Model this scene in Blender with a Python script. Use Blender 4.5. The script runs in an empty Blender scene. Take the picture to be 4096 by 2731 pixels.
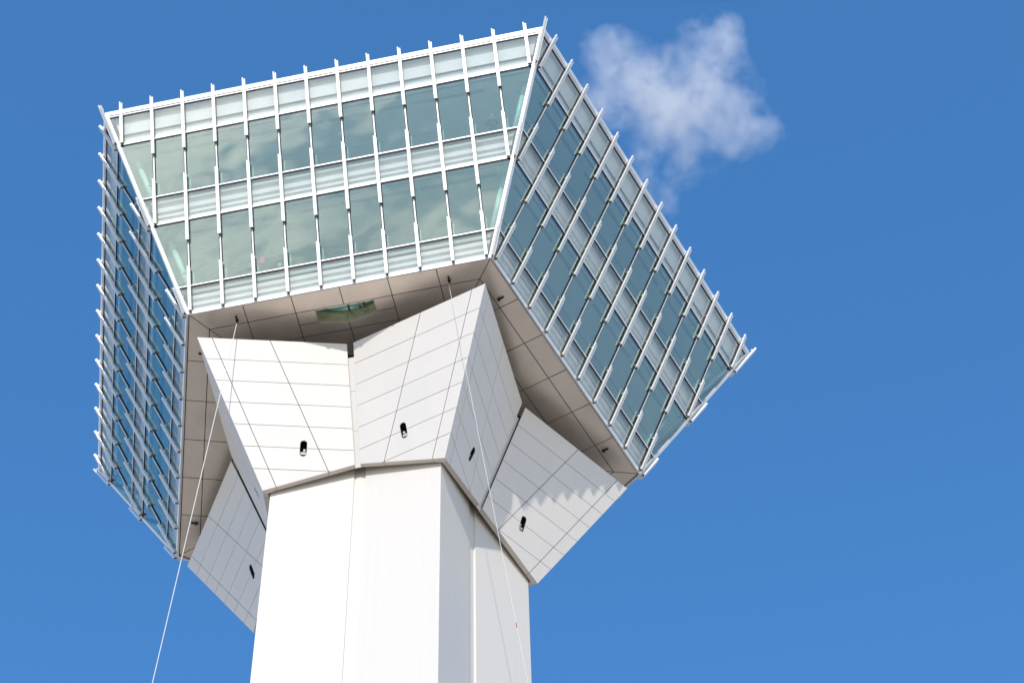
import bpy, bmesh, math, random
from mathutils import Vector, Matrix
from math import radians as rad, sin, cos, pi
random.seed(7)
sc = bpy.context.scene
C = sc.collection

# ------------------------------------------------------------------ camera
S = 1.5                      # metres per survey unit
Z0 = 83.054                  # height of the deck's underside above the ground
cam_d = bpy.data.cameras.new('camera'); cam = bpy.data.objects.new('camera', cam_d); C.objects.link(cam)
RX = Vector((0.97841, 0.20605, -0.01607)); DN = Vector((-0.17978, 0.81014, -0.558)); FW = Vector((-0.10195, 0.54884, 0.82969))
m = Matrix((RX, -DN, -FW)).transposed().to_4x4(); m.translation = Vector((16.12558, -58.27323, 1.6))
cam.matrix_world = m
cam_d.sensor_width = 36; cam_d.lens = 86.412; cam_d.clip_end = 60000; cam_d.clip_start = 0.1
sc.camera = cam

# ------------------------------------------------------------------ light
SUN_AZ, SUN_EL = rad(-85.2), rad(30.4)          # azimuth measured from +x towards +y
sun_dir = Vector((cos(SUN_EL)*cos(SUN_AZ), cos(SUN_EL)*sin(SUN_AZ), sin(SUN_EL)))
ld = bpy.data.lights.new('sun', 'SUN'); ld.energy = 2.08; ld.angle = rad(0.5); ld.color = (1.0, 0.955, 0.90)
lo = bpy.data.objects.new('sun', ld); C.objects.link(lo); lo.rotation_euler = sun_dir.to_track_quat('Z', 'Y').to_euler()
lo.location = (0, -60, 140)

w = bpy.data.worlds.new('World'); sc.world = w; w.use_nodes = True
nt = w.node_tree; nt.nodes.clear(); N = nt.nodes.new; Lk = nt.links.new
out = N('ShaderNodeOutputWorld'); bg = N('ShaderNodeBackground'); Lk(bg.outputs[0], out.inputs[0]); bg.inputs[1].default_value = 0.15
sky = N('ShaderNodeTexSky'); sky.sky_type = 'NISHITA'; sky.sun_disc = False
sky.sun_elevation = SUN_EL; sky.sun_rotation = pi/2 - SUN_AZ
sky.altitude = 20; sky.air_density = 1.0; sky.dust_density = 0.1; sky.ozone_density = 6.0
# low fair-weather clouds around the horizon (seen mirrored in the glass), perspective of a flat cloud layer
tc = N('ShaderNodeTexCoord'); sep = N('ShaderNodeSeparateXYZ'); Lk(tc.outputs['Generated'], sep.inputs[0])
def wm(op, a, b=None, clamp=False):
    n = N('ShaderNodeMath'); n.operation = op; n.use_clamp = clamp
    for i, x in enumerate((a, b)):
        if x is None: continue
        if isinstance(x, (int, float)): n.inputs[i].default_value = x
        else: Lk(x, n.inputs[i])
    return n.outputs[0]
zc = wm('ADD', wm('MAXIMUM', sep.outputs['Z'], 0.0), 0.07)
cv = N('ShaderNodeCombineXYZ'); Lk(wm('DIVIDE', sep.outputs['X'], zc), cv.inputs[0]); Lk(wm('DIVIDE', sep.outputs['Y'], zc), cv.inputs[1]); cv.inputs[2].default_value = 7.3
nz = N('ShaderNodeTexNoise'); nz.inputs['Scale'].default_value = 0.9; nz.inputs['Detail'].default_value = 7; nz.inputs['Roughness'].default_value = 0.55
Lk(cv.outputs[0], nz.inputs['Vector'])
mr = N('ShaderNodeMapRange'); mr.interpolation_type = 'SMOOTHSTEP'; Lk(nz.outputs[0], mr.inputs[0])
mr.inputs[1].default_value = 0.49; mr.inputs[2].default_value = 0.68
fade = N('ShaderNodeMapRange'); fade.interpolation_type = 'SMOOTHSTEP'; Lk(sep.outputs['Z'], fade.inputs[0])
fade.inputs[1].default_value = 0.62; fade.inputs[2].default_value = 0.25; fade.inputs[3].default_value = 0.0; fade.inputs[4].default_value = 0.85
cf = wm('MULTIPLY', mr.outputs[0], fade.outputs[0])
mixc = N('ShaderNodeMix'); mixc.data_type = 'RGBA'; Lk(cf, mixc.inputs[0])
wb = N('ShaderNodeMix'); wb.data_type = 'RGBA'; wb.blend_type = 'MULTIPLY'; wb.inputs[0].default_value = 1.0; Lk(sky.outputs[0], wb.inputs[6]); wb.inputs[7].default_value = (0.68, 1.13, 1.26, 1)   # the photograph's white balance, the same over the whole sky
# haze low over the town: the sky pales evenly towards the horizon all the way round
hz = N('ShaderNodeMapRange'); hz.interpolation_type = 'SMOOTHSTEP'; Lk(sep.outputs['Z'], hz.inputs[0]); hz.inputs[1].default_value = 0.60; hz.inputs[2].default_value = 0.03; hz.inputs[3].default_value = 0.0; hz.inputs[4].default_value = 0.96
hm = N('ShaderNodeMix'); hm.data_type = 'RGBA'; Lk(hz.outputs[0], hm.inputs[0]); Lk(wb.outputs[2], hm.inputs[6]); hm.inputs[7].default_value = (3.75, 3.8, 3.65, 1)
Lk(hm.outputs[2], mixc.inputs[6]); mixc.inputs[7].default_value = (10.5, 10.3, 10.0, 1)
Lk(mixc.outputs[2], bg.inputs[0])

sc.view_settings.view_transform = 'Standard'; sc.view_settings.look = 'None'; sc.view_settings.exposure = 0.58; sc.view_settings.gamma = 1.0
sc.view_settings.use_curve_mapping = False
sc.render.engine = 'CYCLES'
sc.cycles.use_denoising = True
sc.cycles.max_bounces = 10; sc.cycles.transparent_max_bounces = 24; sc.cycles.diffuse_bounces = 4; sc.cycles.glossy_bounces = 4
sc.cycles.volume_bounces = 2; sc.cycles.sample_clamp_indirect = 8
sc.cycles.volume_step_rate = 2.0; sc.cycles.volume_max_steps = 128

# ------------------------------------------------------------------ materials
def mat(name, col, rough=0.5, metal=0.0, noise=None, bump=None, spec=0.5, coat=0.0):
    M = bpy.data.materials.new(name); M.use_nodes = True; t = M.node_tree; b = t.nodes['Principled BSDF']
    b.inputs['Base Color'].default_value = (*col, 1); b.inputs['Roughness'].default_value = rough; b.inputs['Metallic'].default_value = metal
    b.inputs['Specular IOR Level'].default_value = spec
    if coat: b.inputs['Coat Weight'].default_value = coat; b.inputs['Coat Roughness'].default_value = 0.15
    if noise:       # (scale vector, amount, dirt colour)
        tcn = t.nodes.new('ShaderNodeTexCoord'); mp = t.nodes.new('ShaderNodeMapping'); mp.inputs['Scale'].default_value = noise[0]
        n = t.nodes.new('ShaderNodeTexNoise'); n.inputs['Scale'].default_value = 1.0; n.inputs['Detail'].default_value = 6; n.inputs['Roughness'].default_value = 0.6
        t.links.new(tcn.outputs['Object'], mp.inputs[0]); t.links.new(mp.outputs[0], n.inputs['Vector'])
        r = t.nodes.new('ShaderNodeMapRange'); t.links.new(n.outputs[0], r.inputs[0]); r.inputs[1].default_value = 0.42; r.inputs[2].default_value = 0.75; r.inputs[4].default_value = noise[1]
        x = t.nodes.new('ShaderNodeMix'); x.data_type = 'RGBA'; t.links.new(r.outputs[0], x.inputs[0]); x.inputs[6].default_value = (*col, 1); x.inputs[7].default_value = (*noise[2], 1)
        # every object a hair different
        oi = t.nodes.new('ShaderNodeObjectInfo'); hv = t.nodes.new('ShaderNodeHueSaturation'); mr2 = t.nodes.new('ShaderNodeMapRange')
        t.links.new(oi.outputs['Random'], mr2.inputs[0]); mr2.inputs[3].default_value = 0.975; mr2.inputs[4].default_value = 1.0
        t.links.new(mr2.outputs[0], hv.inputs['Value']); t.links.new(x.outputs[2], hv.inputs['Color']); t.links.new(hv.outputs[0], b.inputs['Base Color'])
    if bump:        # (scale vector, strength, distance)
        tcn = t.nodes.new('ShaderNodeTexCoord'); mp = t.nodes.new('ShaderNodeMapping'); mp.inputs['Scale'].default_value = bump[0]
        n = t.nodes.new('ShaderNodeTexNoise'); n.inputs['Scale'].default_value = 1.0; n.inputs['Detail'].default_value = 3
        t.links.new(tcn.outputs['Object'], mp.inputs[0]); t.links.new(mp.outputs[0], n.inputs['Vector'])
        bp = t.nodes.new('ShaderNodeBump'); bp.inputs['Strength'].default_value = bump[1]; bp.inputs['Distance'].default_value = bump[2]
        t.links.new(n.outputs[0], bp.inputs['Height']); t.links.new(bp.outputs[0], b.inputs['Normal'])
    return M
M_clad = mat('white_cladding', (0.83, 0.77, 0.70), 0.38, 0, ((0.8, 0.8, 0.25), 0.35, (0.70, 0.69, 0.67)), ((0.5, 0.5, 0.5), 0.06, 0.02), spec=0.4)
M_shaft = mat('white_shaft_panel', (0.76, 0.695, 0.61), 0.42, 0, ((7.0, 7.0, 0.03), 0.5, (0.72, 0.67, 0.61)), ((16.0, 16.0, 0.01), 0.30, 0.010), spec=0.4)
M_soff = mat('soffit_panel_paint', (0.86, 0.74, 0.64), 0.36, 0.6, ((0.7, 0.7, 0.7), 0.4, (0.50, 0.45, 0.41)), spec=0.35)
M_trim = mat('collar_trim', (0.66, 0.60, 0.54), 0.45, 0, ((1, 1, 1), 0.3, (0.58, 0.53, 0.48)))
M_white = mat('white_aluminium', (0.88, 0.86, 0.83), 0.48, 0.45, ((2, 2, 0.6), 0.3, (0.72, 0.71, 0.70)))
M_alu = mat('satin_aluminium', (0.88, 0.865, 0.84), 0.50, 0.75, ((2, 2, 0.6), 0.3, (0.66, 0.65, 0.64)))
M_gask = mat('dark_gasket', (0.022, 0.022, 0.026), 0.6)
M_back = mat('joint_backing', (0.035, 0.03, 0.027), 0.8)
M_dark = mat('dark_fixture', (0.018, 0.02, 0.02), 0.45)
M_span = mat('spandrel_board', (0.88, 0.88, 0.86), 0.6, 0, ((1.2, 1.2, 1.2), 0.3, (0.82, 0.82, 0.80)))
M_ceil = mat('interior_ceiling', (0.54, 0.56, 0.54), 0.8, 0, ((1.5, 1.5, 1.5), 0.4, (0.36, 0.37, 0.36)))
M_floor = mat('interior_floor', (0.30, 0.29, 0.27), 0.7, 0, ((1, 1, 1), 0.5, (0.24, 0.23, 0.22)))
M_core = mat('interior_core', (0.34, 0.33, 0.31), 0.7, 0, ((1, 1, 1), 0.5, (0.28, 0.27, 0.26)))
M_steel = mat('painted_steel_tube', (0.70, 0.74, 0.72), 0.4)
M_rail = mat('grey_rail', (0.10, 0.11, 0.12), 0.4)
M_well = mat('shaftway_steel', (0.74, 0.66, 0.46), 0.32, 0.35, ((3, 3, 3), 0.5, (0.27, 0.27, 0.18)))
M_wellf = mat('grey_steel_frame', (0.20, 0.22, 0.20), 0.4, 0.4)
M_rope = mat('white_rope', (0.78, 0.74, 0.70), 0.8)
M_red = mat('red_tape', (0.55, 0.05, 0.05), 0.6)
M_carab = mat('grey_shackle', (0.22, 0.22, 0.23), 0.3, 0.8)

def glass(name, tint, base, spec_tint):
    M = bpy.data.materials.new(name); M.use_nodes = True; t = M.node_tree; t.nodes.clear()
    o = t.nodes.new('ShaderNodeOutputMaterial'); mx = t.nodes.new('ShaderNodeMixShader'); tr = t.nodes.new('ShaderNodeBsdfTransparent'); gl = t.nodes.new('ShaderNodeBsdfGlossy')
    fr = t.nodes.new('ShaderNodeFresnel'); ge = t.nodes.new('ShaderNodeNewGeometry'); io = t.nodes.new('ShaderNodeMapRange')   # thin pane: same reflectance from either side
    io.inputs[3].default_value = 1.5; io.inputs[4].default_value = 1/1.5; t.links.new(ge.outputs['Backfacing'], io.inputs[0]); t.links.new(io.outputs[0], fr.inputs['IOR'])
    a = t.nodes.new('ShaderNodeMath'); a.operation = 'ADD'; a.use_clamp = True; a.inputs[1].default_value = base
    gl.inputs['Roughness'].default_value = 0.0; gl.inputs['Color'].default_value = (*spec_tint, 1); tr.inputs['Color'].default_value = (*tint, 1)
    # float glass is never quite flat: a slow ripple bends the reflections a little, differently in every pane
    tcn = t.nodes.new('ShaderNodeTexCoord'); oi = t.nodes.new('ShaderNodeObjectInfo'); n = t.nodes.new('ShaderNodeTexNoise'); n.noise_dimensions = '4D'
    n.inputs['Scale'].default_value = 0.55; n.inputs['Detail'].default_value = 1; t.links.new(tcn.outputs['Object'], n.inputs['Vector'])
    wv = t.nodes.new('ShaderNodeMath'); wv.operation = 'MULTIPLY'; wv.inputs[1].default_value = 40; t.links.new(oi.outputs['Random'], wv.inputs[0]); t.links.new(wv.outputs[0], n.inputs['W'])
    bp = t.nodes.new('ShaderNodeBump'); bp.inputs['Strength'].default_value = 0.30; bp.inputs['Distance'].default_value = 0.05; t.links.new(n.outputs[0], bp.inputs['Height'])
    t.links.new(bp.outputs[0], gl.inputs['Normal'])
    t.links.new(fr.outputs[0], a.inputs[0]); t.links.new(a.outputs[0], mx.inputs[0]); t.links.new(tr.outputs[0], mx.inputs[1]); t.links.new(gl.outputs[0], mx.inputs[2]); t.links.new(mx.outputs[0], o.inputs[0])
    return M
M_glass = glass('coated_window_glass', (0.72, 0.92, 0.83), 0.21, (0.87, 0.99, 0.92))
M_sglass = glass('fritted_spandrel_glass', (0.99, 1.0, 0.99), 0.08, (0.92, 0.98, 0.92))
_t = M_sglass.node_tree; _mx = [n for n in _t.nodes if n.type == 'MIX_SHADER'][0]; _tr = [n for n in _t.nodes if n.type == 'BSDF_TRANSPARENT'][0]
_f = _t.nodes.new('ShaderNodeMixShader'); _f.inputs[0].default_value = 0.16; _d = _t.nodes.new('ShaderNodeBsdfDiffuse'); _d.inputs[0].default_value = (0.80, 0.84, 0.81, 1)
_t.links.new(_tr.outputs[0], _f.inputs[1]); _t.links.new(_d.outputs[0], _f.inputs[2]); _t.links.new(_f.outputs[0], _mx.inputs[1])
M_mint = bpy.data.materials.new('green_floor_glass'); M_mint.use_nodes = True; _t = M_mint.node_tree; _t.nodes.clear()
_o = _t.nodes.new('ShaderNodeOutputMaterial'); _a = _t.nodes.new('ShaderNodeBsdfTranslucent'); _a.inputs[0].default_value = (0.85, 1.0, 0.9, 1); _b = _t.nodes.new('ShaderNodeBsdfDiffuse'); _b.inputs[0].default_value = (0.62, 0.95, 0.74, 1)
_m = _t.nodes.new('ShaderNodeMixShader'); _m.inputs[0].default_value = 0.08; _t.links.new(_a.outputs[0], _m.inputs[1]); _t.links.new(_b.outputs[0], _m.inputs[2]); _t.links.new(_m.outputs[0], _o.inputs[0])
def clear(name, tint):
    M = bpy.data.materials.new(name); M.use_nodes = True; t = M.node_tree; t.nodes.clear()
    o = t.nodes.new('ShaderNodeOutputMaterial'); tr = t.nodes.new('ShaderNodeBsdfTransparent'); tr.inputs['Color'].default_value = (*tint, 1); t.links.new(tr.outputs[0], o.inputs[0]); return M
M_clear = clear('glass_inner_surface', (0.97, 0.99, 0.985))

# ------------------------------------------------------------------ helpers
def link(name, me, parent=None):
    o = bpy.data.objects.new(name, me); C.objects.link(o)
    if parent is not None: o.parent = parent
    return o
def mk(name, verts, faces, mats, parent=None, fm=None, smooth=False):
    me = bpy.data.meshes.new(name); me.from_pydata([tuple(v) for v in verts], [], faces)
    for x in (mats if isinstance(mats, (list, tuple)) else [mats]): me.materials.append(x)
    if fm:
        for i, k in enumerate(fm): me.polygons[i].material_index = k
    if smooth:
        for p_ in me.polygons: p_.use_smooth = True
    me.update()
    return link(name, me, parent)
class MB:
    def __init__(s): s.v = []; s.f = []
    def add(s, v, f):
        k = len(s.v); s.v += [Vector(x) for x in v]; s.f += [tuple(i+k for i in q) for q in f]
    def box(s, x0, x1, y0, y1, z0, z1):
        s.add([(x0,y0,z0),(x1,y0,z0),(x1,y1,z0),(x0,y1,z0),(x0,y0,z1),(x1,y0,z1),(x1,y1,z1),(x0,y1,z1)],
              [(0,3,2,1),(4,5,6,7),(0,1,5,4),(1,2,6,5),(2,3,7,6),(3,0,4,7)])
    def prism(s, poly, ext):   # poly: list of Vectors (outer face), ext: vector to the back
        n = len(poly); s.add(list(poly) + [p_+ext for p_ in poly], [tuple(range(n)), tuple(range(2*n-1, n-1, -1))] + [(i, i+n, (i+1) % n + n, (i+1) % n) for i in range(n)])
    def tube(s, pts, r, seg=8, closed=False):
        pts = [Vector(p_) for p_ in pts]; n = len(pts); rings = []
        for i, p_ in enumerate(pts):
            if closed: d = pts[(i+1) % n]-pts[i-1]
            else: d = pts[min(i+1, n-1)]-pts[max(i-1, 0)]
            d.normalize(); a = d.orthogonal().normalized() if i == 0 else (rings[-1][1]-d*rings[-1][1].dot(d)).normalized()
            b = d.cross(a); rr = r[i] if isinstance(r, (list, tuple)) else r
            rings.append(([p_+(a*cos(2*pi*j/seg)+b*sin(2*pi*j/seg))*rr for j in range(seg)], a))
        v = [q for g in rings for q in g[0]]; f = []
        for i in range(n if closed else n-1):
            i2 = (i+1) % n
            for j in range(seg): f.append((i*seg+j, i*seg+(j+1) % seg, i2*seg+(j+1) % seg, i2*seg+j))
        if not closed: f += [tuple(reversed(range(seg))), tuple((n-1)*seg+j for j in range(seg))]
        s.add(v, f)
    def build(s, name, mats, parent=None, smooth=False): return mk(name, s.v, s.f, mats, parent, smooth=smooth)
def clip(poly, a, b, c):        # keep a*x+b*y <= c
    o = []
    for i in range(len(poly)):
        p_, q = poly[i], poly[(i+1) % len(poly)]; dp = a*p_[0]+b*p_[1]-c; dq = a*q[0]+b*q[1]-c
        if dp <= 0: o.append(p_)
        if (dp < 0 < dq) or (dq < 0 < dp):
            t = dp/(dp-dq); o.append((p_[0]+(q[0]-p_[0])*t, p_[1]+(q[1]-p_[1])*t))
    r = []
    for p_ in o:
        if not r or abs(p_[0]-r[-1][0])+abs(p_[1]-r[-1][1]) > 1e-5: r.append(p_)
    if len(r) > 1 and abs(r[0][0]-r[-1][0])+abs(r[0][1]-r[-1][1]) < 1e-5: r.pop()
    return r
def area(p_): return abs(sum(p_[i][0]*p_[(i+1) % len(p_)][1]-p_[(i+1) % len(p_)][0]*p_[i][1] for i in range(len(p_))))/2
AZ = lambda k: rad(-126+72*k)
def P(r, k, z, a=0.0):          # survey units -> world metres; a = sideways offset (counter-clockwise)
    t = AZ(k); return Vector((S*(r*cos(t)-a*sin(t)), S*(r*sin(t)+a*cos(t)), Z0+S*z))
def tag(o, label, cat, group=None):
    o['label'] = label; o['category'] = cat
    if group: o['group'] = group
    return o

# ------------------------------------------------------------------ ground (far below, seen only as bounced light)
gm = mat('paved_and_grassed_ground', (0.50, 0.40, 0.285), 0.9, 0, ((0.02, 0.02, 0.02), 0.9, (0.42, 0.335, 0.24)))
gsz = 9000; g = mk('ground', [(-gsz,-gsz,0),(gsz,-gsz,0),(gsz,gsz,0),(-gsz,gsz,0)], [(0,1,2,3)], gm); g['kind'] = 'structure'

# ------------------------------------------------------------------ the tower
tower = bpy.data.objects.new('observation_tower', None); C.objects.link(tower); tower.empty_display_size = 5
tag(tower, 'white observation tower with a five-sided glass deck on a flared star-shaped collar and shaft', 'tower')

RB, RT, H = 7.0, 10.644, 6.483
C36, S36 = cos(rad(36)), sin(rad(36))
L = math.hypot((RT-RB)*C36, H)                # slope length of a wall
HB, HT = RB*S36, RT*S36
def hw(v): return HB+(HT-HB)*v/L
SP = 0.8867
FINS = [(i-6.5)*SP for i in range(14)]
def vmin(u):
    u = abs(u); return 5.93 if u > 5.3 else (3.0 if u > 4.4 else 0.017)
ROWS = [(0.045, 0.780, 's'), (0.865, 2.938, 'w'), (3.02, 3.875, 's'), (3.965, 5.858, 'w'), (5.945, 6.925, 's')]

# fin: two white bars either side of a recessed web (runs along local y), feet back to the glass
def fin_mesh(l):
    b = MB(); l *= S
    b.box(-0.068, -0.018, 0, l, 0.085, 0.168); b.box(0.024, 0.064, 0, l-0.075, 0.085, 0.168)
    b.box(-0.018, 0.024, 0.02, l-0.05, 0.090, 0.112)
    n = 2 if l < 2.5 else 3
    for i in range(n):
        y = 0.15+(l-0.4)*i/(n-1); b.box(-0.02, 0.02, y, y+0.08, -0.01, 0.089)
    me = bpy.data.meshes.new('mullion_fin'); me.from_pydata([tuple(v) for v in b.v], [], b.f); me.materials.append(M_white); return me
def foot_mesh():
    b = MB(); b.box(-0.03, 0.03, -0.018, -0.004, 0.09, 0.15); b.box(-0.01, 0.01, -0.045, -0.0, 0.05, 0.09); b.box(-0.025, 0.025, -0.045, -0.03, 0.0, 0.08)
    me = bpy.data.meshes.new('fin_foot'); me.from_pydata([tuple(v) for v in b.v], [], b.f); me.materials.append(M_dark); return me
def rod_mesh(l):
    b = MB(); l *= S; b.box(-0.028, 0.028, 0, l, 0.022, 0.05)
    me = bpy.data.meshes.new('mullion_rod'); me.from_pydata([tuple(v) for v in b.v], [], b.f); me.materials.append(M_white)
    k = len(b.v); b2 = MB(); b2.box(-0.056, -0.03, 0, l, 0.004, 0.04); b2.box(0.03, 0.056, 0, l, 0.004, 0.04)
    m2 = bpy.data.meshes.new('rod_gasket'); m2.from_pydata([tuple(v) for v in b2.v], [], b2.f); m2.materials.append(M_gask)
    return me, m2
_fins = {}; _rods = {}; FOOT = foot_mesh()
def fin(l):
    l = round(l, 3)
    if l not in _fins: _fins[l] = fin_mesh(l)
    return _fins[l]
def rod(l):
    l = round(l, 3)
    if l not in _rods: _rods[l] = rod_mesh(l)
    return _rods[l]

def wall(k, full):
    A, B = P(RB, k, 0), P(RB, k+1, 0); mid = (A+B)/2; e = (B-A).normalized(); mt = (P(RT, k, H)+P(RT, k+1, H))/2
    f = (mt-mid).normalized(); n = e.cross(f)
    M = Matrix((e, f, n)).transposed().to_4x4(); M.translation = mid
    # the wall's own mesh: gasket grid just behind the glass
    b = MB()
    for u in FINS:
        b.box(S*u-0.055, S*u+0.055, S*vmin(u), S*6.93, -0.05, -0.018)
    for v in (0.82, 2.975, 3.915, 5.895):
        b.box(-S*hw(v), S*hw(v), S*v-0.075, S*v+0.065, -0.09, -0.052)
    root = b.build('curtain_wall', M_gask, tower); root.matrix_local = M
    join = MB()
    def put(name, me, loc):
        o = link(name, me, root); o.location = loc; return o
    # transoms: white bar, under it a dark strip coloured as the recess's shadow gap
    for v0, v1 in ((-0.065, 0.035), (0.818, 0.855), (2.978, 3.012), (3.915, 3.955), (5.898, 5.935), (6.935, 6.985)):
        b = MB(); w0, w1 = S*hw(v0)-0.02, S*hw(v1)-0.02
        b.prism([Vector((-w0, S*v0, 0.03)), Vector((w0, S*v0, 0.03)), Vector((w1, S*v1, 0.03)), Vector((-w1, S*v1, 0.03))], Vector((0, 0, -0.08)))
        tr_ = b.build('transom', M_alu, root)
        if v0 > 0.5:
            wd = S*hw(v0)-0.03; b = MB(); b.box(-wd, wd, S*v0-0.055, S*v0-0.002, -0.045, 0.022); b.build('shadow_gap_strip', M_gask, tr_)
    # coping along the top in separate lengths
    js = [-hw(7.05)+0.0, -5.95, -5*SP, -3*SP, -SP, SP, 3*SP, 5*SP, 5.95, hw(7.05)]
    for i in range(len(js)-1):
        b = MB(); b.box(S*js[i]+0.008, S*js[i+1]-0.008, S*6.99, S*7.125, -0.25, 0.055); b.build('coping', M_alu, root)
    # panes
    gj = {'w': ([], [], []), 's': ([], [], [])}
    for v0, v1, kind in ROWS:
        us = [u for u in FINS if vmin(u) <= v0+0.1]; edges = [None]+us+[None]; g_ = 0.018
        for i in range(len(edges)-1):
            l0 = l1 = -1; a, c = edges[i], edges[i+1]
            x0, x3 = (-(hw(v0)-0.06), -(hw(v1)-0.06)) if a is None else (a+g_, a+g_)
            x1, x2 = ((hw(v0)-0.06), (hw(v1)-0.06)) if c is None else (c-g_, c-g_)
            if x1-x0 < 0.01: x0 = x1-0.01 if a is None else x0; x1 = x0+0.01
            q = [Vector((S*x0, S*v0, 0)), Vector((S*x1, S*v0, 0)), Vector((S*x2, S*v1, 0)), Vector((S*x3, S*v1, 0))]
            pv = q+[p_+Vector((0, 0, -0.016)) for p_ in q]
            pf = [(0,1,2,3),(7,6,5,4),(0,4,5,1),(1,5,6,2),(2,6,7,3),(3,7,4,0)]
            gm_ = M_glass if kind == 'w' else M_sglass
            if full: mk('glass_pane', pv, pf, [gm_, M_clear], root, [0,1,1,1,1,1])
            else:
                t = gj[kind]; o_ = len(t[0]); t[0].extend(pv); t[1].extend([tuple(x+o_ for x in ff) for ff in pf]); t[2].extend([0,1,1,1,1,1])
    if not full:
        for kind, gm_ in (('w', M_glass), ('s', M_sglass)):
            o = mk('glass_pane', gj[kind][0], gj[kind][1], [gm_, M_clear], root, gj[kind][2]); o['kind'] = 'stuff'
    # fins and rods
    for u in FINS:
        vm = vmin(u)
        for v0, v1 in ((5.35, 7.35), (2.275, 4.5), (0.017, 1.42)):
            if v1 < vm: continue
            v0c = max(v0, vm)
            if full:
                o = put('mullion_fin', fin(v1-v0c), (S*u, S*v0c, 0)); put('fin_foot', FOOT, (S*u, S*v0c, 0))
            else:
                me = fin(v1-v0c); join.add([v.co+Vector((S*u, S*v0c, 0)) for v in me.vertices], [tuple(p_.vertices) for p_ in me.polygons])
        for v0, v1 in ((4.5, 5.35), (1.42, 2.275)):
            if v0 < vm: continue
            r1, r2 = rod(v1-v0)
            if full: put('mullion_rod', r1, (S*u, S*v0, 0)); put('rod_gasket', r2, (S*u, S*v0, 0))
    if join.v: o = join.build('mullion_fin', M_white, root); o['kind'] = 'stuff'
    # what stands behind the spandrel glass
    def band(name, v0, v1, h0, h1, mt_=M_span):
        b = MB(); i0 = S*(hw(v0))+h0*0.9-0.05
        i1 = S*(hw(v1))+h0*0.9-0.05
        b.prism([Vector((-i0, S*v0, h1)), Vector((i0, S*v0, h1)), Vector((i1, S*v1, h1)), Vector((-i1, S*v1, h1))], Vector((0, 0, h0-h1)))
        return b.build(name, mt_, root)
    band('spandrel_board', 0.0, 0.80, -0.30, -0.25); band('spandrel_board', 2.985, 3.885, -0.30, -0.25)
    band('spandrel_board', 5.91, 6.34, -0.32, -0.27); band('spandrel_board', 6.35, 6.97, -0.22, -0.17)
    for v0, v1, h0 in ((0.48, 0.59, -0.17), (0.28, 0.33, -0.19), (3.48, 3.61, -0.17), (3.30, 3.35, -0.19)):
        band('spandrel_rail', v0, v1, -0.248, h0, M_span)
    for v0, v1 in ((0.045, 0.10), (3.02, 3.13), (5.945, 6.07)):
        band('inner_sill', v0, v1, -0.15, -0.06, M_white)
    return root
for k in range(5): wall(k, k in (0, 1, 4))

# corner posts with corner fins
for k in range(5):
    b0, t0 = P(RB, k, 0), P(RT, k, H); Lc = (t0-b0).length; t = (t0-b0).normalized(); rdir = Vector((cos(AZ(k)), sin(AZ(k)), 0))
    side = t.cross(rdir).normalized(); nrm = side.cross(t).normalized()
    if nrm.dot(rdir) < 0: nrm = -nrm; side = -side
    b = MB()
    for s_ in (-1, 1):     # one leaf of the post on either wall
        kk = k if s_ > 0 else k-1
        A, B = P(RB, kk, 0), P(RB, kk+1, 0); mid = (A+B)/2; e = (B-A).normalized(); mt_ = (P(RT, kk, H)+P(RT, kk+1, H))/2
        f = (mt_-mid).normalized(); n = e.cross(f); sg = -1 if s_ > 0 else 1
        def W(v, inn, h): return mid+e*(sg*(S*hw(v)-inn))+f*(S*v)+n*h
        q = [W(-0.06, -0.02, 0.045), W(-0.06, 0.11, 0.045), W(7.12, 0.11, 0.045), W(7.12, -0.02, 0.045)]
        if s_ < 0: q.reverse()
        b.prism(q, -n*0.07)
    post = b.build('corner_post', M_white, tower)
    M = Matrix((side, t, nrm)).transposed().to_4x4()
    for v0, v1 in ((5.98, 7.42), (2.99, 4.02), (-0.02, 0.86)):
        l = (v1-v0)/L*Lc/S
        o = link('corner_fin', fin(l), post); mm = M.copy(); mm.translation = b0+t*(v0/L*Lc)+nrm*0.005; o.matrix_local = mm
        o = link('fin_foot', FOOT, post); o.matrix_local = mm

# roof deck
b = MB(); zr = H*6.99/L; b.prism([P(RB+(RT-RB)*6.9/L-0.15, k, zr) for k in range(5)], Vector((0, 0, -0.12))); b.build('roof', M_white, tower)

# floors, ceilings, core
def rin(z, inset): return RB+(RT-RB)*z/H-inset/C36
def slab(name, z0, z1, inset, mt_, hole=False):
    b = MB()
    if not hole:
        b.prism([P(rin((z0+z1)/2, inset), k, z0) for k in (4, 3, 2, 1, 0)], Vector((0, 0, S*(z1-z0))))
    return b.build(name, mt_, tower)
slab('floor_slab', 3.44, 3.50, 0.23, M_floor); slab('ceiling', 2.75, 2.80, 0.23, M_ceil); slab('ceiling', 5.36, 5.42, 0.23, M_ceil)
slab('slab_core', 2.86, 3.40, 0.42, M_span); slab('slab_core', 5.48, 6.3, 0.50, M_span)
b = MB(); b.prism([P(3.6, k, 0.72) for k in (0, 1, 2, 3, 4)], Vector((0, 0, S*1.98))); b.prism([P(3.6, k, 3.52) for k in range(5)], Vector((0, 0, S*1.82))); b.build('core_wall', M_core, tower)
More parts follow.
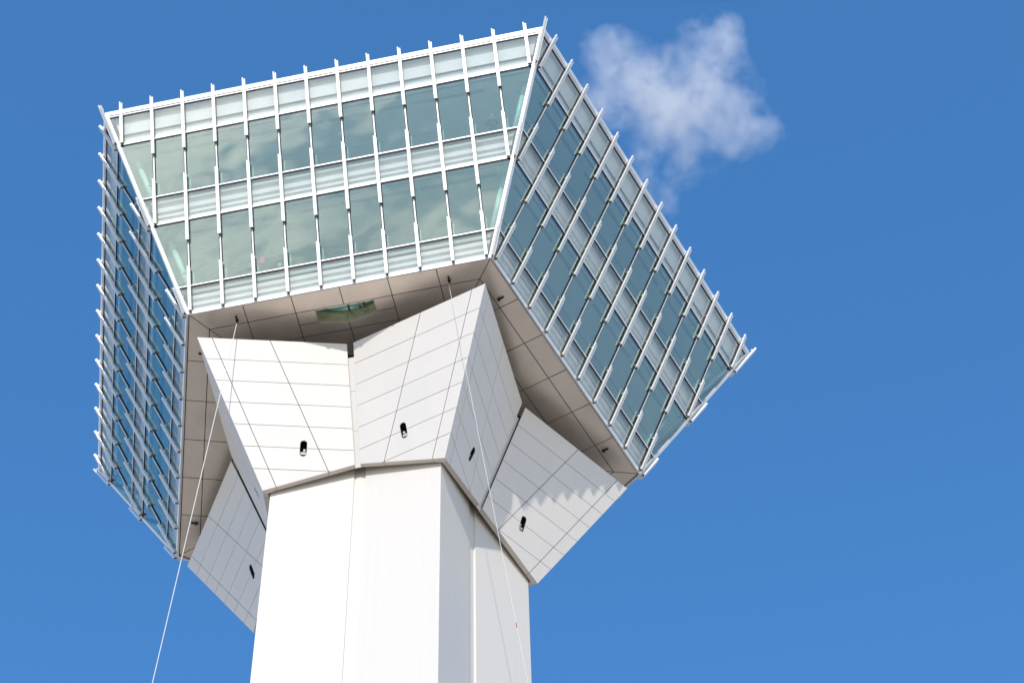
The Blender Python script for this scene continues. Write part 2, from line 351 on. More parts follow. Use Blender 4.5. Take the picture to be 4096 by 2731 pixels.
# lower floor with the look-down well in the front sector
AP = RB*C36
def FP(k, u, wv, z):          # sector coordinates: u along the edge, wv inward from it
    A = AZ(k+0.5); r = AP-wv; return Vector((S*(r*cos(A)-u*sin(A)), S*(r*sin(A)+u*cos(A)), Z0+S*z))
ext = 0.30
b = MB()
for k in range(5):
    def trap(w0, w1, u0=None, u1=None):
        h0, h1 = (AP-w0)*math.tan(rad(36)), (AP-w1)*math.tan(rad(36))
        q = [(-h0, w0), (h0, w0), (h1, w1), (-h1, w1)]
        if u0 is not None: q = clip(q, -1, 0, -u0)
        if u1 is not None: q = clip(q, 1, 0, u1)
        return q
    if k != 0: polys = [trap(-ext+0.16, 2.2)]
    else: polys = [trap(-ext+0.16, 0.645, -0.8, 0.8), trap(-ext+0.16, 2.2, None, -0.8), trap(-ext+0.16, 2.2, 0.8, None),
                   [(-0.8, 1.02), (0, 1.19), (0, 2.2), (-0.8, 2.2)], [(0, 1.19), (0.8, 1.02), (0.8, 2.2), (0, 2.2)]]
    for q in polys:
        if len(q) > 2: b.prism([FP(k, u, wv, 0.62) for u, wv in q], Vector((0, 0, 0.09)))
b.build('floor_slab', M_floor, tower)

# look-down well
well = MB(); wp = [(-0.79, 0.655), (-0.79, 1.02), (0, 1.185), (0.79, 1.02), (0.79, 0.655)]
pw = [Vector((u, wv, 0)) for u, wv in wp]
wr = None
for i in range(5):
    a, c = wp[i], wp[(i+1) % 5]
    b = MB(); q = [FP(0, a[0], a[1], 0.012), FP(0, c[0], c[1], 0.012), FP(0, c[0], c[1], 0.52), FP(0, a[0], a[1], 0.52)]
    nn = (q[1]-q[0]).cross(q[3]-q[0]).normalized(); cen = FP(0, 0, 0.88, 0.3)
    if nn.dot(cen-q[0]) > 0: nn = -nn
    b.prism([x-nn*0.0 for x in q], nn*0.03)
    if wr is None: wr = b.build('lookdown_well', M_well, tower)
    else: b.build('well_side', M_well, wr)
q = [FP(0, u, wv, 0.535) for u, wv in reversed(wp)]; mk('floor_glass', q+[x+Vector((0, 0, 0.04)) for x in q], [(0,1,2,3,4),(9,8,7,6,5)]+[(i, i+5, (i+1) % 5+5, (i+1) % 5) for i in range(5)], [M_mint, M_clear], wr, [0]+[1]*6)
b = MB()
for (u0, w0), (u1, w1), tt in (((0, 0.66), (0, 1.17), 0.045), ((-0.79, 1.01), (0, 1.18), 0.012), ((0.79, 1.01), (0, 1.18), 0.012), ((0.42, 0.66), (0.42, 1.08), 0.04), ((-0.79, 0.96), (0, 1.13), 0.010), ((0.79, 0.96), (0, 1.13), 0.010)):
    a, c = FP(0, u0, w0, 0.50), FP(0, u1, w1, 0.50); d = (c-a).normalized(); sd = d.cross(Vector((0, 0, 1)))*tt
    b.prism([a-sd, c-sd, c+sd, a+sd], Vector((0, 0, 0.04)))
b.build('well_frame', M_wellf, wr)

# ceiling slot diffusers, handrail, brackets, inner columns for the visible walls
def inner(kw, u, z, d):       # point inside wall kw, height z, d metres in from the glass (horizontally)
    return FP(kw, u, -(H and (RT-RB)*C36*z/H)+d/S, z)
for kw in (0, 1, 4):
    for zc_, hwf, zf in ((2.75, hw(2.9), 0.68), (5.36, hw(5.8), 3.50)):
        cc = [-3.79, -1.48+0.26, 1.06, 3.3] if zc_ > 4 else [-3.2, -0.99, 1.2, 3.4]
        for u0 in cc:
            for off in (0.62, 0.67, 0.72):
                b = MB(); a, c = inner(kw, u0-1.05, zc_-0.008, off), inner(kw, u0+1.05, zc_-0.008, off)
                d = (c-a).normalized(); sd = d.cross(Vector((0, 0, 1)))*0.009
                b.prism([a-sd, c-sd, c+sd, a+sd], Vector((0, 0, 0.008))); o = b.build('slot_diffuser', M_gask, tower)
        n_ = [u for u in FINS if vmin(u) < (1 if zc_ < 4 else 3.5)]
        b = MB(); um = max(n_)+0.25
        b.tube([inner(kw, -um, zf+0.70, 0.36), inner(kw, um, zf+0.70, 0.36)], 0.028, 8); rl = b.build('handrail', M_rail, tower)
        for u in n_:
            b = MB(); p1 = inner(kw, u+0.06, zf+0.03, 0.10); p2 = inner(kw, u+0.06, zf+0.69, 0.36); p3 = inner(kw, u+0.06, zf+0.03, 0.62)
            b.tube([p1, p2, p3], 0.012, 6); b.tube([inner(kw, u+0.06, zf+0.3, 0.2), inner(kw, u+0.06, zf+0.36, 0.5)], 0.010, 6)
            b.build('rail_bracket', M_steel, rl)
            bb = MB(); c_ = inner(kw, u+0.13, zf+0.08, 0.09); bb.box(c_.x-0.05, c_.x+0.05, c_.y-0.03, c_.y+0.03, c_.z-0.03, c_.z+0.03); bb.build('floor_cleat', M_steel, rl)
for k in range(5):
    rdir = Vector((cos(AZ(k)), sin(AZ(k)), 0))
    for za, zb in ((0.68, 2.75), (3.50, 5.36)):
        b = MB(); pa = P(RB+(RT-RB)*za/H, k, za)-rdir*0.95; pb = P(RB+(RT-RB)*zb/H, k, zb)-rdir*0.95
        b.tube([pa, pb], 0.115, 16); b.build('corner_column', M_steel, tower, smooth=True)

# ------------------------------------------------------------------ soffit
b = MB(); b.prism([P(RB-0.02, k, 0.028) for k in (4, 3, 2, 1, 0)], Vector((0, 0, 0.03)))
# backing split so the well stays open
b = MB()
for k in range(5):
    T36 = math.tan(rad(36))
    def tr(w0, w1): return [(-(AP-w0)*T36, w0), ((AP-w0)*T36, w0), ((AP-w1)*T36, w1), (-(AP-w1)*T36, w1)]
    if k: polys = [tr(0.02, 3.0)]
    else: polys = [clip(tr(0.02, 3.0), 1, 0, -0.80), clip(tr(0.02, 3.0), -1, 0, -0.80), clip(clip(tr(0.02, 0.65), 1, 0, 0.8), -1, 0, 0.8),
                   [(-0.8, 1.03), (0, 1.20), (0, 3.0), (-0.8, 3.0)], [(0, 1.20), (0.8, 1.03), (0.8, 3.0), (0, 3.0)]]
    for q in polys:
        if len(q) > 2: b.prism([FP(k, u, wv, 0.028) for u, wv in q], Vector((0, 0, 0.03)))
soffit = b.build('soffit', M_back, tower)
def soff_panel(k, q, g=0.011, th=0.028):
    q = [x for x in q]
    if len(q) < 3 or area(q) < 0.003: return
    # inset the convex outline by g
    cx = sum(x[0] for x in q)/len(q); cy = sum(x[1] for x in q)/len(q); r = q
    for i in range(len(q)):
        (x0, y0), (x1, y1) = q[i], q[(i+1) % len(q)]; nx, ny = y1-y0, x0-x1; l = math.hypot(nx, ny)
        if l < 1e-6: continue
        nx /= l; ny /= l
        if nx*(cx-x0)+ny*(cy-y0) > 0: nx, ny = -nx, -ny
        r = clip(r, nx, ny, nx*x0+ny*y0-g)
    if len(r) < 3: return
    dz = random.uniform(-0.0015, 0.0015)
    b = MB(); b.prism([FP(k, u, wv, 0) + Vector((0, 0, dz)) for u, wv in reversed(r)], Vector((0, 0, th)))
    return b.build('soffit_panel', M_soff, soffit)
COLS = [-9, -2.61, -1.305, 0, 1.305, 2.61, 9]
for k in range(5):
    hid = k in (2, 3)
    T36 = math.tan(rad(36))
    def tr(w0, w1): return [(-(AP-w0)*T36, w0), ((AP-w0)*T36, w0), ((AP-w1)*T36, w1), (-(AP-w1)*T36, w1)]
    ends = [-9]+[u for u in FINS if abs(u) < 4.05]+[9]
    for i in range(len(ends)-1):
        soff_panel(k, clip(clip(tr(0.0, 0.066), -1, 0, -ends[i]), 1, 0, ends[i+1]), 0.006)
    for w0, w1 in ((0.072, 0.625), (0.625, 1.41), (1.41, 2.2), (2.2, 3.0)):
        for i in range(6):
            q = clip(clip(tr(w0, w1), -1, 0, -COLS[i]), 1, 0, COLS[i+1])
            if k == 0 and w0 == 0.625 and i in (2, 3):
                sg = -1 if i == 2 else 1
                for q2 in ([(-1.305, .625), (-.785, .625), (-.785, 1.018), (-1.305, 1.018)], [(-1.305, 1.018), (-.80, 1.018), (0, 1.19), (0, 1.41), (-1.305, 1.41)]):
                    soff_panel(k, [(sg*-x[0], x[1]) for x in q2] if sg > 0 else q2)
                continue
            soff_panel(k, q)
    if k == 0:   # narrow front lip of the well
        for s_ in (-1, 1):
            soff_panel(0, [(0, .628), (s_*.785, .628), (s_*.785, .655), (0, .655)], 0.002)
# dark anchor brackets under the soffit, one pair a side
anch = []
for k in (0, 1, 4):
    for s_ in (-1, 1):
        b = MB(); c0 = FP(k, s_*2.87, 0.36, 0); ax = (FP(k, s_*2.87, 0.5, 0)-c0).normalized(); sd = ax.cross(Vector((0, 0, 1)))
        def bx(o_, la, lb, sa, za, zb, bb=b):
            p0 = c0+ax*la; p1 = c0+ax*lb
            bb.prism([p0-sd*sa+Vector((0, 0, za)), p1-sd*sa+Vector((0, 0, za)), p1+sd*sa+Vector((0, 0, za)), p0+sd*sa+Vector((0, 0, za))], Vector((0, 0, zb-za)))
        bx(0, 0.0, 0.30, 0.032, -0.06, -0.004); bx(0, 0.16, 0.23, 0.055, -0.05, -0.002); bx(0, 0.19, 0.23, 0.03, -0.17, -0.09)
        o = b.build('rope_anchor', M_dark, tower); anch.append((k, s_, c0+ax*0.21+Vector((0, 0, -0.16)), ax, sd, o))

# ------------------------------------------------------------------ collar (ten leaning faces, a star in plan)
RP, ZP, RQ, ZQ, RN = 6.565, -0.707, 3.991, -5.071, 4.257
NA = 0.088          # half width of the strip in the notch
def Sv(v): return v
backing = MB(); collar = bpy.data.objects.new('collar', None); C.objects.link(collar); collar.parent = tower
def wing(k, s_, hidden):
    """face from the arm tip at vertex k towards the notch on side s_"""
    kn = k+0.5*s_
    tip = P(RP, k, ZP); nt_ = P(RN, kn, ZP, -s_*NA); Q = P(RQ, k, ZQ)
    e = (nt_-tip).normalized(); n = (nt_-tip).cross(Q-tip).normalized()
    if n.z > 0: n = -n
    f = n.cross(e)
    if f.z > 0: f = -f
    def X(s, t, h=0.0): return tip+e*(S*s)+f*(S*t)+n*h
    def co(p_): d = p_-tip; return (d.dot(e)/S, d.dot(f)/S)
    q = co(Q); nq = co(nt_); nb = (4.295, 3.755)
    outline = [(0, 0), nq, nb, q]
    rx, ry = q; rl_ = math.hypot(rx, ry); ax, ay = ry/rl_, -rx/rl_     # normal of the ridge direction (points to +s)
    def j(s0): return (ax, ay, ax*s0)
    J1, J2 = j(0.39), j(1.905); G = 0.0085
    rows = [-1]+[0.6655*i for i in range(1, 7)]+[9]
    hid = MB(); SC, SR, T0, T1 = 2.967, 0.088, 3.087, 3.574
    cent = X(1.5, 2); vs = random
    for c in range(3):
        for r in range(7):
            p_ = outline
            if c == 0: p_ = clip(p_, J1[0], J1[1], J1[2]-G)
            if c == 1: p_ = clip(clip(p_, -J1[0], -J1[1], -J1[2]-G), J2[0], J2[1], J2[2]-G)
            if c == 2: p_ = clip(p_, -J2[0], -J2[1], -J2[2]-G)
            p_ = clip(clip(p_, 0, -1, -rows[r]-G), 0, 1, rows[r+1]-G)
            if len(p_) < 3 or area(p_) < 0.002: continue
            if c == 1 and r in (4, 5):       # slot cut through both panels that meet at its middle
                tv = rows[5]-G if r == 4 else rows[5]+G; o_ = []
                cy = T0+SR if r == 4 else T1-SR
                arc = [(SC+SR*cos(a_), cy+(-1 if r == 4 else 1)*SR*sin(a_)) for a_ in [pi*i/8 for i in range(9)]]
                arc = [(SC+SR, tv)]+arc+[(SC-SR, tv)]
                for i in range(len(p_)):
                    a, b_ = p_[i], p_[(i+1) % len(p_)]; o_.append(a)
                    if abs(a[1]-tv) < 1e-4 and abs(b_[1]-tv) < 1e-4:
                        o_ += arc if a[0] > b_[0] else arc[::-1]
                p_ = o_
            dv = vs.uniform(-0.002, 0.002)
            vv = [X(s, t, dv) for s, t in p_]
            if (vv[1]-vv[0]).cross(vv[2]-vv[1]).dot(n) < 0 and not (c == 1 and r in (4, 5)): vv.reverse()
            if c == 1 and r in (4, 5):
                ar = sum(p_[i][0]*p_[(i+1) % len(p_)][1]-p_[(i+1) % len(p_)][0]*p_[i][1] for i in range(len(p_)))
                if ar*e.cross(f).dot(n) < 0: vv.reverse()
            if hidden: hid.prism(vv, -n*0.03)
            else:
                b = MB(); b.prism(vv, -n*0.03); b.build('cladding_panel', M_clad, collar)
    if hid.v: o = hid.build('cladding_panel', M_clad, collar); o['kind'] = 'stuff'
    # backing skin, holed at the slot (built as frame of quads round it)
    def bk(poly): backing.prism([X(s, t, -0.036) for s, t in poly], -n*0.02)
    t0, t1, s0, s1 = T0-0.01, T1+0.01, SC-SR-0.01, SC+SR+0.01
    ins = [(0.03, 0.02), (nq[0]-0.01, 0.02), (nb[0]-0.01, nb[1]-0.02), (q[0], q[1]-0.03)]
    for cl in (((0, 1, t0),), ((0, -1, -t1),), ((0, -1, -t0), (0, 1, t1), (1, 0, s0)), ((0, -1, -t0), (0, 1, t1), (-1, 0, -s1))):
        p_ = ins
        for c_ in cl: p_ = clip(p_, *c_)
        if len(p_) > 2: bk(p_)
    if not hidden:
        # slot: dark sleeve with a small lamp inside
        ring = [(SC+SR*cos(a_), T0+SR-SR*sin(a_)) for a_ in [pi*i/8 for i in range(9)]]+[(SC-SR*cos(a_), T1-SR+SR*sin(a_)) for a_ in [pi*i/8 for i in range(9)]]
        m_ = len(ring); v = [X(s, t, -0.028) for s, t in ring]+[X(s, t, -0.42) for s, t in ring]
        sl = mk('lamp_slot', v, [(i, (i+1) % m_, (i+1) % m_+m_, i+m_) for i in range(m_)]+[tuple(range(m_, 2*m_))], M_dark, collar)
        b = MB(); up = -f
        b.prism([X(SC-0.078, 3.40, -0.10), X(SC+0.078, 3.40, -0.10), X(SC+0.078, 3.475, -0.10), X(SC-0.078, 3.475, -0.10)], -n*0.06)
        b.prism([X(SC-0.0, 3.32, -0.08), X(SC+0.05, 3.32, -0.08), X(SC+0.05, 3.39, -0.08), X(SC-0.0, 3.39, -0.08)], -n*0.07)
        b.build('slot_lamp', M_trim, sl)
    # rim under the face: trim pieces that turn inward
    def isect(J):     # where a joint meets the bottom edge q-nb
        d0 = J[0]*q[0]+J[1]*q[1]-J[2]; d1 = J[0]*nb[0]+J[1]*nb[1]-J[2]; t = d0/(d0-d1); return (q[0]+(nb[0]-q[0])*t, q[1]+(nb[1]-q[1])*t)
    nodes = [q, isect(J1), isect(J2), nb]; hn = Vector((n.x, n.y, 0)).normalized(); W_ = 0.20
    adj = {}
    def innerpt(p_, which):
        x = X(*p_)
        if which == 0: rr = P(1, k, 0); rr.z = 0; rr.normalize(); return x-rr*(W_*1.18)
        return x-hn*W_
    for i in range(3):
        a, c = X(*nodes[i]), X(*nodes[i+1]); ai, ci = innerpt(nodes[i], 0 if i == 0 else 1), innerpt(nodes[i+1], 1)
        d = (c-a).normalized()*0.009
        if i > 0: a += d; ai += d
        if i < 2: c -= d; ci -= d
        ai += Vector((0, 0, 0.012)); ci += Vector((0, 0, 0.012)); upv = Vector((0, 0, 0.45))
        b = MB(); b.add([a, c, ci, ai, ai+upv, ci+upv, ai-(ai-a)*0.15+upv, ci-(ci-c)*0.15+upv, a-hn*0.036+Vector((0, 0, .035)), c-hn*0.036+Vector((0, 0, .035))],
              [(0, 1, 2, 3), (3, 2, 5, 4), (4, 5, 7, 6), (6, 7, 9, 8), (8, 9, 1, 0), (0, 3, 4, 6, 8), (1, 9, 7, 5, 2)])
        b.build('rim_trim', M_trim, collar)
    return X
hiddenw = {(2, 1), (3, 1), (3, -1), (4, -1)}
for k in range(5):
    for s_ in (1, -1): wing(k, s_, (k, s_) in hiddenw)
o = backing.build('collar_backing', M_back, collar)
# strips that close the notches
for k in range(5):
    kn = k+0.5
    def ST(z, a): r = 4.257-(4.257-2.914)*(-0.707-z)/(4.23-0.707)-0.075; return P(r, kn, z, a)
    zs = [-1.06, -2.06, -3.22, -4.26]
    for i in range(3):
        b = MB(); a, c = zs[i]-0.005, zs[i+1]+0.005; q = [ST(a, -0.094), ST(a, 0.094), ST(c, 0.094), ST(c, -0.094)]
        rdir = Vector((cos(AZ(kn)), sin(AZ(kn)), 0)); b.prism(q, -rdir*0.04); b.build('notch_strip', M_clad, collar)
    b = MB(); b.prism([ST(-1.05, -0.12)-rdir*0.06, ST(-1.05, 0.12)-rdir*0.06, ST(-4.2, 0.12)-rdir*0.06, ST(-4.2, -0.12)-rdir*0.06], -rdir*0.03); b.build('strip_backing', M_back, collar)
# lid of the collar and the neck up to the soffit
pts = []
for k in range(5): pts += [P(RP-0.12, k, ZP-0.05), P(RN-0.30, k+0.5, ZP-0.05)]
b = MB(); b.prism(list(reversed(pts)), Vector((0, 0, -0.05))); b.build('collar_lid', M_core, collar)
b = MB(); b.prism([P(3.7, k, ZP-0.04) for k in range(5)], Vector((0, 0, S*(0.69)))); b.build('neck', M_core, tower)

# ------------------------------------------------------------------ shaft
RS, RNs, an, dep = 3.745, 2.65, 0.15, 0.05
sec = []
for k in range(5): sec += [(RS, k, 0), (RNs, k+0.5, -an), (RNs-dep, k+0.5, -an+0.012), (RNs-dep, k+0.5, an-0.012), (RNs, k+0.5, an)]
zl = [-Z0/S, -40, -30, -20, -14, -10, -7, -5, -3, -1.2]; v = []; f = []
for z in zl: v += [P(r, k, z, a) for r, k, a in sec]
ns = len(sec)
for i in range(len(zl)-1):
    for jn in range(ns): f.append((i*ns+jn, i*ns+(jn+1) % ns, (i+1)*ns+(jn+1) % ns, (i+1)*ns+jn))
shaft = mk('shaft', v, f, M_shaft, tower)
# a little weatherproof box on the front-right face
a_, c_ = P(RS, 1, -14.1), P(RNs, 0.5, -14.1, an); d_ = (c_-a_).normalized(); n_ = Vector((d_.y, -d_.x, 0)); n_ = n_ if n_.y < 0 else -n_
p0 = a_+d_*0.62; b = MB(); b.prism([p0+n_*0.03, p0+d_*0.05+n_*0.03, p0+d_*0.05+n_*0.03+Vector((0, 0, .05)), p0+n_*0.03+Vector((0, 0, .05))], -n_*0.03); b.build('vent_cap', M_carab, shaft)

# ------------------------------------------------------------------ ropes
def U3(x, y, z): return Vector((S*x, S*y, Z0+S*z))
def rope(a, bdir, lab, rad_, anchor, tags=()):
    k, s_, ap, ax, sd, ao = anchor
    n = 60; pts = []; end_t = (-Z0/S+0.02-a[2])/bdir[2]
    for i in range(n+1):
        t = end_t*(i/n)**1.5; pts.append(U3(a[0]+bdir[0]*t, a[1]+bdir[1]*t, a[2]+bdir[2]*t))
    b = MB(); b.tube(pts, rad_, 8); r = b.build('rope', M_rope, None, smooth=True)
    tag(r, lab, 'rope', 'ropes hanging from the soffit anchors')
    top = pts[0]; b = MB(); d = (ap-top)
    # shackle: two links between bracket and rope
    def ring_(c0, c1, rr, flat):
        ax_ = (c1-c0).normalized(); o1 = ax_.orthogonal().normalized() if flat else ax_.cross(ax_.orthogonal()).normalized(); half = (c1-c0).length/2; mid = (c0+c1)/2
        return [mid+ax_*half*cos(t)+o1*rr*sin(t) for t in [2*pi*i/16 for i in range(16)]]
    m1 = ap.lerp(top, 0.55)
    b.tube(ring_(ap, m1, 0.045, True), 0.013, 6, True); b.tube(ring_(m1.lerp(ap, 0.1), top, 0.05, False), 0.014, 6, True); b.build('shackle', M_carab, r)
    for t0 in tags:
        i0 = U3(a[0]+bdir[0]*t0, a[1]+bdir[1]*t0, a[2]+bdir[2]*t0); i1 = U3(a[0]+bdir[0]*(t0+.06), a[1]+bdir[1]*(t0+.06), a[2]+bdir[2]*(t0+.06))
        b = MB(); b.tube([i0, i1], rad_*1.5, 8); b.build('tape_mark', M_red, r)
    return r
AL = [x for x in anch if x[0] == 0 and x[1] < 0][0]; AR = [x for x in anch if x[0] == 0 and x[1] > 0][0]
rope((-2.822, -5.285, -0.38), (-0.0677, 0.062, -0.645), 'white rope running down the left side of the shaft to the bottom edge', 0.016, AL)
rope((2.855, -5.18, -0.15), (0.237, 0.477, -2.373), 'thin white rope with red tape marks hanging in front of the right side', 0.010, AR, (4.75, 7.15, 7.22))

# ------------------------------------------------------------------ people and things behind the glass
def person(loc, yaw, coat, legs, skin, hair, pose='stand'):
    """one continuous skinned body; 1.72 m tall, forearms raised to the rail"""
    J = {'hip': (0, 0, .95), 'waist': (0, 0, 1.08), 'chest': (0, .0, 1.33), 'neck': (0, .01, 1.49), 'headb': (0, .02, 1.57), 'head': (0, .03, 1.66)}
    E_ = [('hip', 'waist'), ('waist', 'chest'), ('chest', 'neck')]
    R_ = {'hip': .155, 'waist': .15, 'chest': .18, 'neck': .06, 'headb': .07, 'head': .1}
    for s, x in (('l', -1), ('r', 1)):
        J.update({s+'sh': (.19*x, 0, 1.43), s+'el': (.27*x, .06, 1.16), s+'wr': (.10*x, .30, 1.20), s+'th': (.10*x, 0, .90), s+'kn': (.11*x, .02, .50), s+'an': (.11*x, -.01, .09), s+'to': (.12*x, .16, .05)})
        R_.update({s+'sh': .085, s+'el': .062, s+'wr': .04, s+'th': .10, s+'kn': .07, s+'an': .05, s+'to': .04})
        E_ += [('chest', s+'sh'), (s+'sh', s+'el'), (s+'el', s+'wr'), ('hip', s+'th'), (s+'th', s+'kn'), (s+'kn', s+'an'), (s+'an', s+'to')]
    del J['headb'], J['head']
    names = list(J); me = bpy.data.meshes.new('person'); me.from_pydata([J[n] for n in names], [(names.index(a), names.index(b_)) for a, b_ in E_], [])
    o = link('person', me); md = o.modifiers.new('skin', 'SKIN'); me.skin_vertices or bpy.context.view_layer.objects
    if not me.skin_vertices:
        bm = bmesh.new(); bm.from_mesh(me); bm.verts.layers.skin.verify(); bm.to_mesh(me); bm.free()
    for i, n in enumerate(names):
        me.skin_vertices[0].data[i].radius = (R_[n], R_[n]*(0.72 if n in ('hip', 'waist', 'chest') else 1)); me.skin_vertices[0].data[i].use_root = (n == 'hip')
    ss = o.modifiers.new('sub', 'SUBSURF'); ss.levels = ss.render_levels = 2
    bpy.context.view_layer.update(); dg = bpy.context.evaluated_depsgraph_get(); m2 = bpy.data.meshes.new_from_object(o.evaluated_get(dg)); o.modifiers.clear(); o.data = m2
    m2.materials.clear(); m2.materials.append(coat); m2.materials.append(legs)
    for p_ in m2.polygons:
        p_.use_smooth = True; p_.material_index = 1 if p_.center.z < 0.88 else 0
    # head with face, hair, hands
    b = MB()
    seg, rg = 16, 12; v = []; f = []
    for i in range(rg+1):
        th = pi*i/rg
        for j_ in range(seg):
            ph = 2*pi*j_/seg; x, y, z = sin(th)*cos(ph), sin(th)*sin(ph), cos(th)
            jaw = 1-0.22*max(0, -z); nose = 0.16*max(0, 1-abs(ph-pi/2)*4)*max(0, 1-abs(z+0.08)*4)
            v.append((0.076*x*jaw, 0.095*y*jaw*(1+nose)+0.02, 1.61+0.118*z))
    for i in range(rg):
        for j_ in range(seg): f.append((i*seg+j_, (i+1)*seg+j_, (i+1)*seg+(j_+1) % seg, i*seg+(j_+1) % seg))
    b.add(v, f); b.tube([(0, 0.0, 1.46), (0, 0.01, 1.56)], 0.052, 10)
    for x in (-1, 1): b.tube([(x*.076, .01, 1.58), (x*.088, .0, 1.61), (x*.078, 0, 1.64)], 0.012, 6)
    b.build('head', skin, o, smooth=True)
    b = MB(); hv = [(q[0]*1.1, (q[1]-0.02)*1.07+0.008, 1.61+(q[2]-1.61)*1.08+.006) for q in v]
    keep = [ff for ff in f if all(hv[i][2] > 1.60+max(0, hv[i][1])*0.75 for i in ff)]; b.add(hv, keep); b.build('hair', hair, o, smooth=True)
    for x in (-1, 1):
        b = MB(); w_ = Vector((.10*x, .30, 1.20)); b.tube([w_, w_+Vector((-.01*x, .05, .005)), w_+Vector((-.015*x, .085, 0))], [.028, .04, .034], 8)
        for q in range(4):
            o0 = w_+Vector((-.012*x+(.018*(q-1.5)), .08, 0.0)); ln = (.06, .07, .065, .05)[q]
            b.tube([o0, o0+Vector((0, ln*.6, -.008)), o0+Vector((0, ln*.8, -.04))], [.0095, .009, .007], 6)
        b.tube([w_+Vector((-.03*x, .04, .0)), w_+Vector((-.06*x, .07, -.01)), w_+Vector((-.06*x, .10, -.02))], [.012, .011, .008], 6)
        b.build('hand', skin, o, smooth=True)
    o.location = loc; o.rotation_euler = (0, 0, yaw)
    return o
mk_skin = mat('skin', (0.50, 0.33, 0.25), 0.55); mk_hair = mat('greyed_hair', (0.12, 0.10, 0.09), 0.7)
mk_coat = mat('dark_mottled_jacket', (0.035, 0.045, 0.065), 0.8, 0, ((14, 14, 14), 0.8, (0.12, 0.12, 0.12))); mk_trs = mat('navy_trousers', (0.02, 0.025, 0.045), 0.8)
pl = inner(0, 4.50, 3.505, 0.56) + Vector((0, 0, 0.05)); pe = person(pl, pi, mk_coat, mk_trs, mk_skin, mk_hair)
pe.rotation_euler = (rad(-18), 0, pi)     # leaning forward over the rail to look down
tag(pe, 'person in a dark jacket leaning forward behind the upper front glass near the right', 'person')
b = MB(); b.tube([(-.09, .12, 1.46), (-.03, .19, 1.33), (0, .22, 1.22), (.03, .19, 1.33), (.09, .12, 1.46)], 0.012, 6); b.build('camera_strap', M_white, pe)
b = MB(); b.box(-.065, .065, .23, .30, 1.17, 1.25); b.tube([(0, .30, 1.21), (0, .37, 1.21)], .032, 10); b.build('hand_camera', M_dark, pe)
def quilt(name, c, wx, hz, dp, mt_, lab, cat, ribs=7):
    seg = 14; v = []; f = []
    nr = ribs*4
    for i in range(nr+1):
        t = i/nr; bul = 1+0.10*abs(sin(pi*t*ribs)); taper = 0.55+0.45*sin(pi*min(1, t*1.15+.12))
        for j_ in range(seg):
            ph = 2*pi*j_/seg; v.append((wx*cos(ph)*bul*taper+0.02*sin(t*9), dp*sin(ph)*bul*taper, hz*(t-0.5)))
    for i in range(nr):
        for j_ in range(seg): f.append((i*seg+j_, i*seg+(j_+1) % seg, (i+1)*seg+(j_+1) % seg, (i+1)*seg+j_))
    f += [tuple(reversed(range(seg))), tuple(nr*seg+j_ for j_ in range(seg))]
    o = mk(name, v, f, mt_, None, smooth=True); o.location = c; return tag(o, lab, cat)
quilt('padded_jacket', inner(0, -2.06, 1.28, 0.30), 0.16, 0.52, 0.09, mat('pink_quilted_cloth', (0.75, 0.09, 0.19), 0.6, 0, ((8, 8, 30), 0.7, (0.45, 0.10, 0.16))), 'pink quilted jacket hanging on the rail behind a lower front window', 'jacket')
quilt('padded_jacket', inner(0, -2.37, 1.24, 0.34), 0.22, 0.56, 0.10, mat('navy_quilted_cloth', (0.03, 0.045, 0.08), 0.6, 0, ((6, 6, 30), 0.7, (0.08, 0.10, 0.14))), 'dark navy quilted jacket hanging left of the pink one in the lower front window', 'jacket')
# small white and blue soft toy on the lower sill
def ball(b, c, r, sq=(1, 1, 1)):
    seg, rg = 12, 8; v = []; f = []
    for i in range(rg+1):
        for j_ in range(seg):
            th, ph = pi*i/rg, 2*pi*j_/seg; v.append((c[0]+r*sq[0]*sin(th)*cos(ph), c[1]+r*sq[1]*sin(th)*sin(ph), c[2]+r*sq[2]*cos(th)))
    for i in range(rg):
        for j_ in range(seg): f.append((i*seg+j_, (i+1)*seg+j_, (i+1)*seg+(j_+1) % seg, i*seg+(j_+1) % seg))
    b.add(v, f)
tc_ = inner(0, -1.50, 1.06, 0.30)
b = MB(); ball(b, (0.13, 0, 0), .12, (1, .8, .75)); ball(b, (.24, 0, -.03), .05); ty = b.build('soft_toy', mat('blue_plush', (0.04, 0.22, 0.62), 0.9, 0, ((30, 30, 30), 0.4, (0.08, 0.3, 0.7))), None, True); ty.location = tc_
tag(ty, 'blue and white soft toy behind the lower front glass beside the pink jacket', 'toy')
b = MB(); ball(b, (-0.10, 0, 0.02), .10, (1, .85, .9)); ball(b, (-.16, 0, .10), .03); ball(b, (-.05, 0, .11), .03); b.build('toy_head', mat('white_plush', (0.72, 0.68, 0.62), 0.9), ty, True)

# ------------------------------------------------------------------ the one small cloud: a real volume, 1.4 km away
D = 1400.0; pxm = D/5645.6
cc0 = (1560, 240)
cen = cam.matrix_world.translation + (RX*(cc0[0]-1176)+DN*(cc0[1]-784))*pxm + FW*D
b = MB(); b.box(-300*pxm, 300*pxm, -290*pxm, 290*pxm, -34, 34)
blobs = [(300,370,140,1),(450,520,210,1),(700,620,220,1),(850,790,210,1),(860,1030,180,1),(1000,620,190,.9),(1080,310,160,.85),(1110,170,100,.5),(1000,440,150,.6),(1250,720,165,1),(1330,900,130,1.1),(1480,1010,100,.5),(700,1370,140,.8),(600,1180,120,.5),(250,740,150,.9),(560,900,190,.5),(900,240,110,.55),(1180,960,130,.8)]
cm = bpy.data.materials.new('cloud_vapour'); cm.use_nodes = True; t = cm.node_tree; t.nodes.clear()
o_ = t.nodes.new('ShaderNodeOutputMaterial'); pv_ = t.nodes.new('ShaderNodeVolumePrincipled'); t.links.new(pv_.outputs[0], o_.inputs['Volume'])
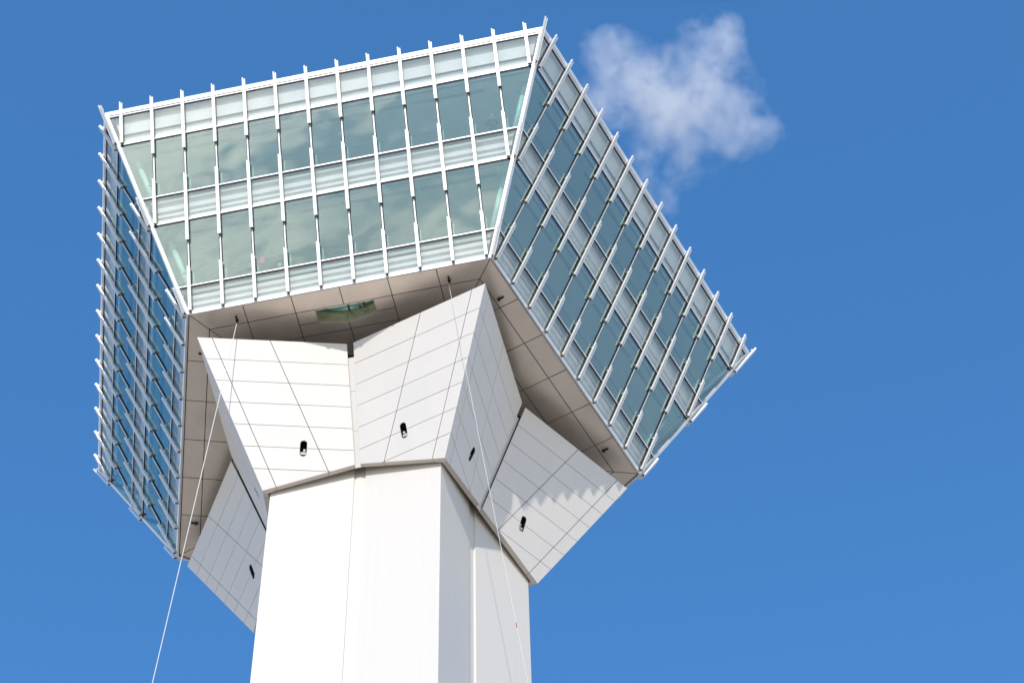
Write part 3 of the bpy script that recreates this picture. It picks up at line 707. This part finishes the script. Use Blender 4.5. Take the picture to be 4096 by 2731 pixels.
pv_.inputs['Color'].default_value = (1.0, 0.97, 0.96, 1); pv_.inputs['Anisotropy'].default_value = 0.2
tcn = t.nodes.new('ShaderNodeTexCoord')
def M2(op, a, b_=None, cl=False):
    n = t.nodes.new('ShaderNodeMath'); n.operation = op; n.use_clamp = cl
    for i, x in enumerate((a, b_)):
        if x is None: continue
        if isinstance(x, (int, float)): n.inputs[i].default_value = x
        else: t.links.new(x, n.inputs[i])
    return n.outputs[0]
wn = t.nodes.new('ShaderNodeTexNoise'); wn.inputs['Scale'].default_value = 0.035; wn.inputs['Detail'].default_value = 3; t.links.new(tcn.outputs['Object'], wn.inputs['Vector'])
ws = t.nodes.new('ShaderNodeVectorMath'); ws.operation = 'SUBTRACT'; t.links.new(wn.outputs['Color'], ws.inputs[0]); ws.inputs[1].default_value = (.5, .5, .5)
wk = t.nodes.new('ShaderNodeVectorMath'); wk.operation = 'SCALE'; t.links.new(ws.outputs[0], wk.inputs[0]); wk.inputs['Scale'].default_value = 40
wa = t.nodes.new('ShaderNodeVectorMath'); wa.operation = 'ADD'; t.links.new(tcn.outputs['Object'], wa.inputs[0]); t.links.new(wk.outputs[0], wa.inputs[1])
acc = None
for x, y, r, s_ in blobs:
    px, py = 1292+x*.3296, y*.3296; r_ = r*.3296*pxm*1.3
    vs_ = t.nodes.new('ShaderNodeVectorMath'); vs_.operation = 'SUBTRACT'; t.links.new(wa.outputs[0], vs_.inputs[0]); vs_.inputs[1].default_value = ((px-cc0[0])*pxm, -(py-cc0[1])*pxm, random.uniform(-7, 7))
    vm = t.nodes.new('ShaderNodeVectorMath'); vm.operation = 'MULTIPLY'; t.links.new(vs_.outputs[0], vm.inputs[0]); vm.inputs[1].default_value = (1/r_, 1/r_, 1/max(14, r_*0.75))
    dt = t.nodes.new('ShaderNodeVectorMath'); dt.operation = 'DOT_PRODUCT'; t.links.new(vm.outputs[0], dt.inputs[0]); t.links.new(vm.outputs[0], dt.inputs[1])
    g_ = M2('MULTIPLY', M2('POWER', 2.71828, M2('MULTIPLY', dt.outputs['Value'], -1.6)), s_)
    acc = g_ if acc is None else M2('ADD', acc, g_)
dn = t.nodes.new('ShaderNodeTexNoise'); dn.inputs['Scale'].default_value = 0.055; dn.inputs['Detail'].default_value = 8; dn.inputs['Roughness'].default_value = 0.68; t.links.new(tcn.outputs['Object'], dn.inputs['Vector'])
den = M2('SUBTRACT', M2('MULTIPLY', M2('MINIMUM', acc, 1.3), M2('MULTIPLY', M2('SUBTRACT', dn.outputs[0], 0.27), 3.4)), 0.22)
den = M2('MULTIPLY', M2('MINIMUM', M2('MAXIMUM', den, 0.0), 0.9), 0.056)
t.links.new(den, pv_.inputs['Density'])
cloud = b.build('cloud', cm); mm = Matrix((RX, -DN, -FW)).transposed().to_4x4(); mm.translation = cen; cloud.matrix_world = mm
tag(cloud, 'small ragged white cloud in the blue sky right of the deck', 'cloud')
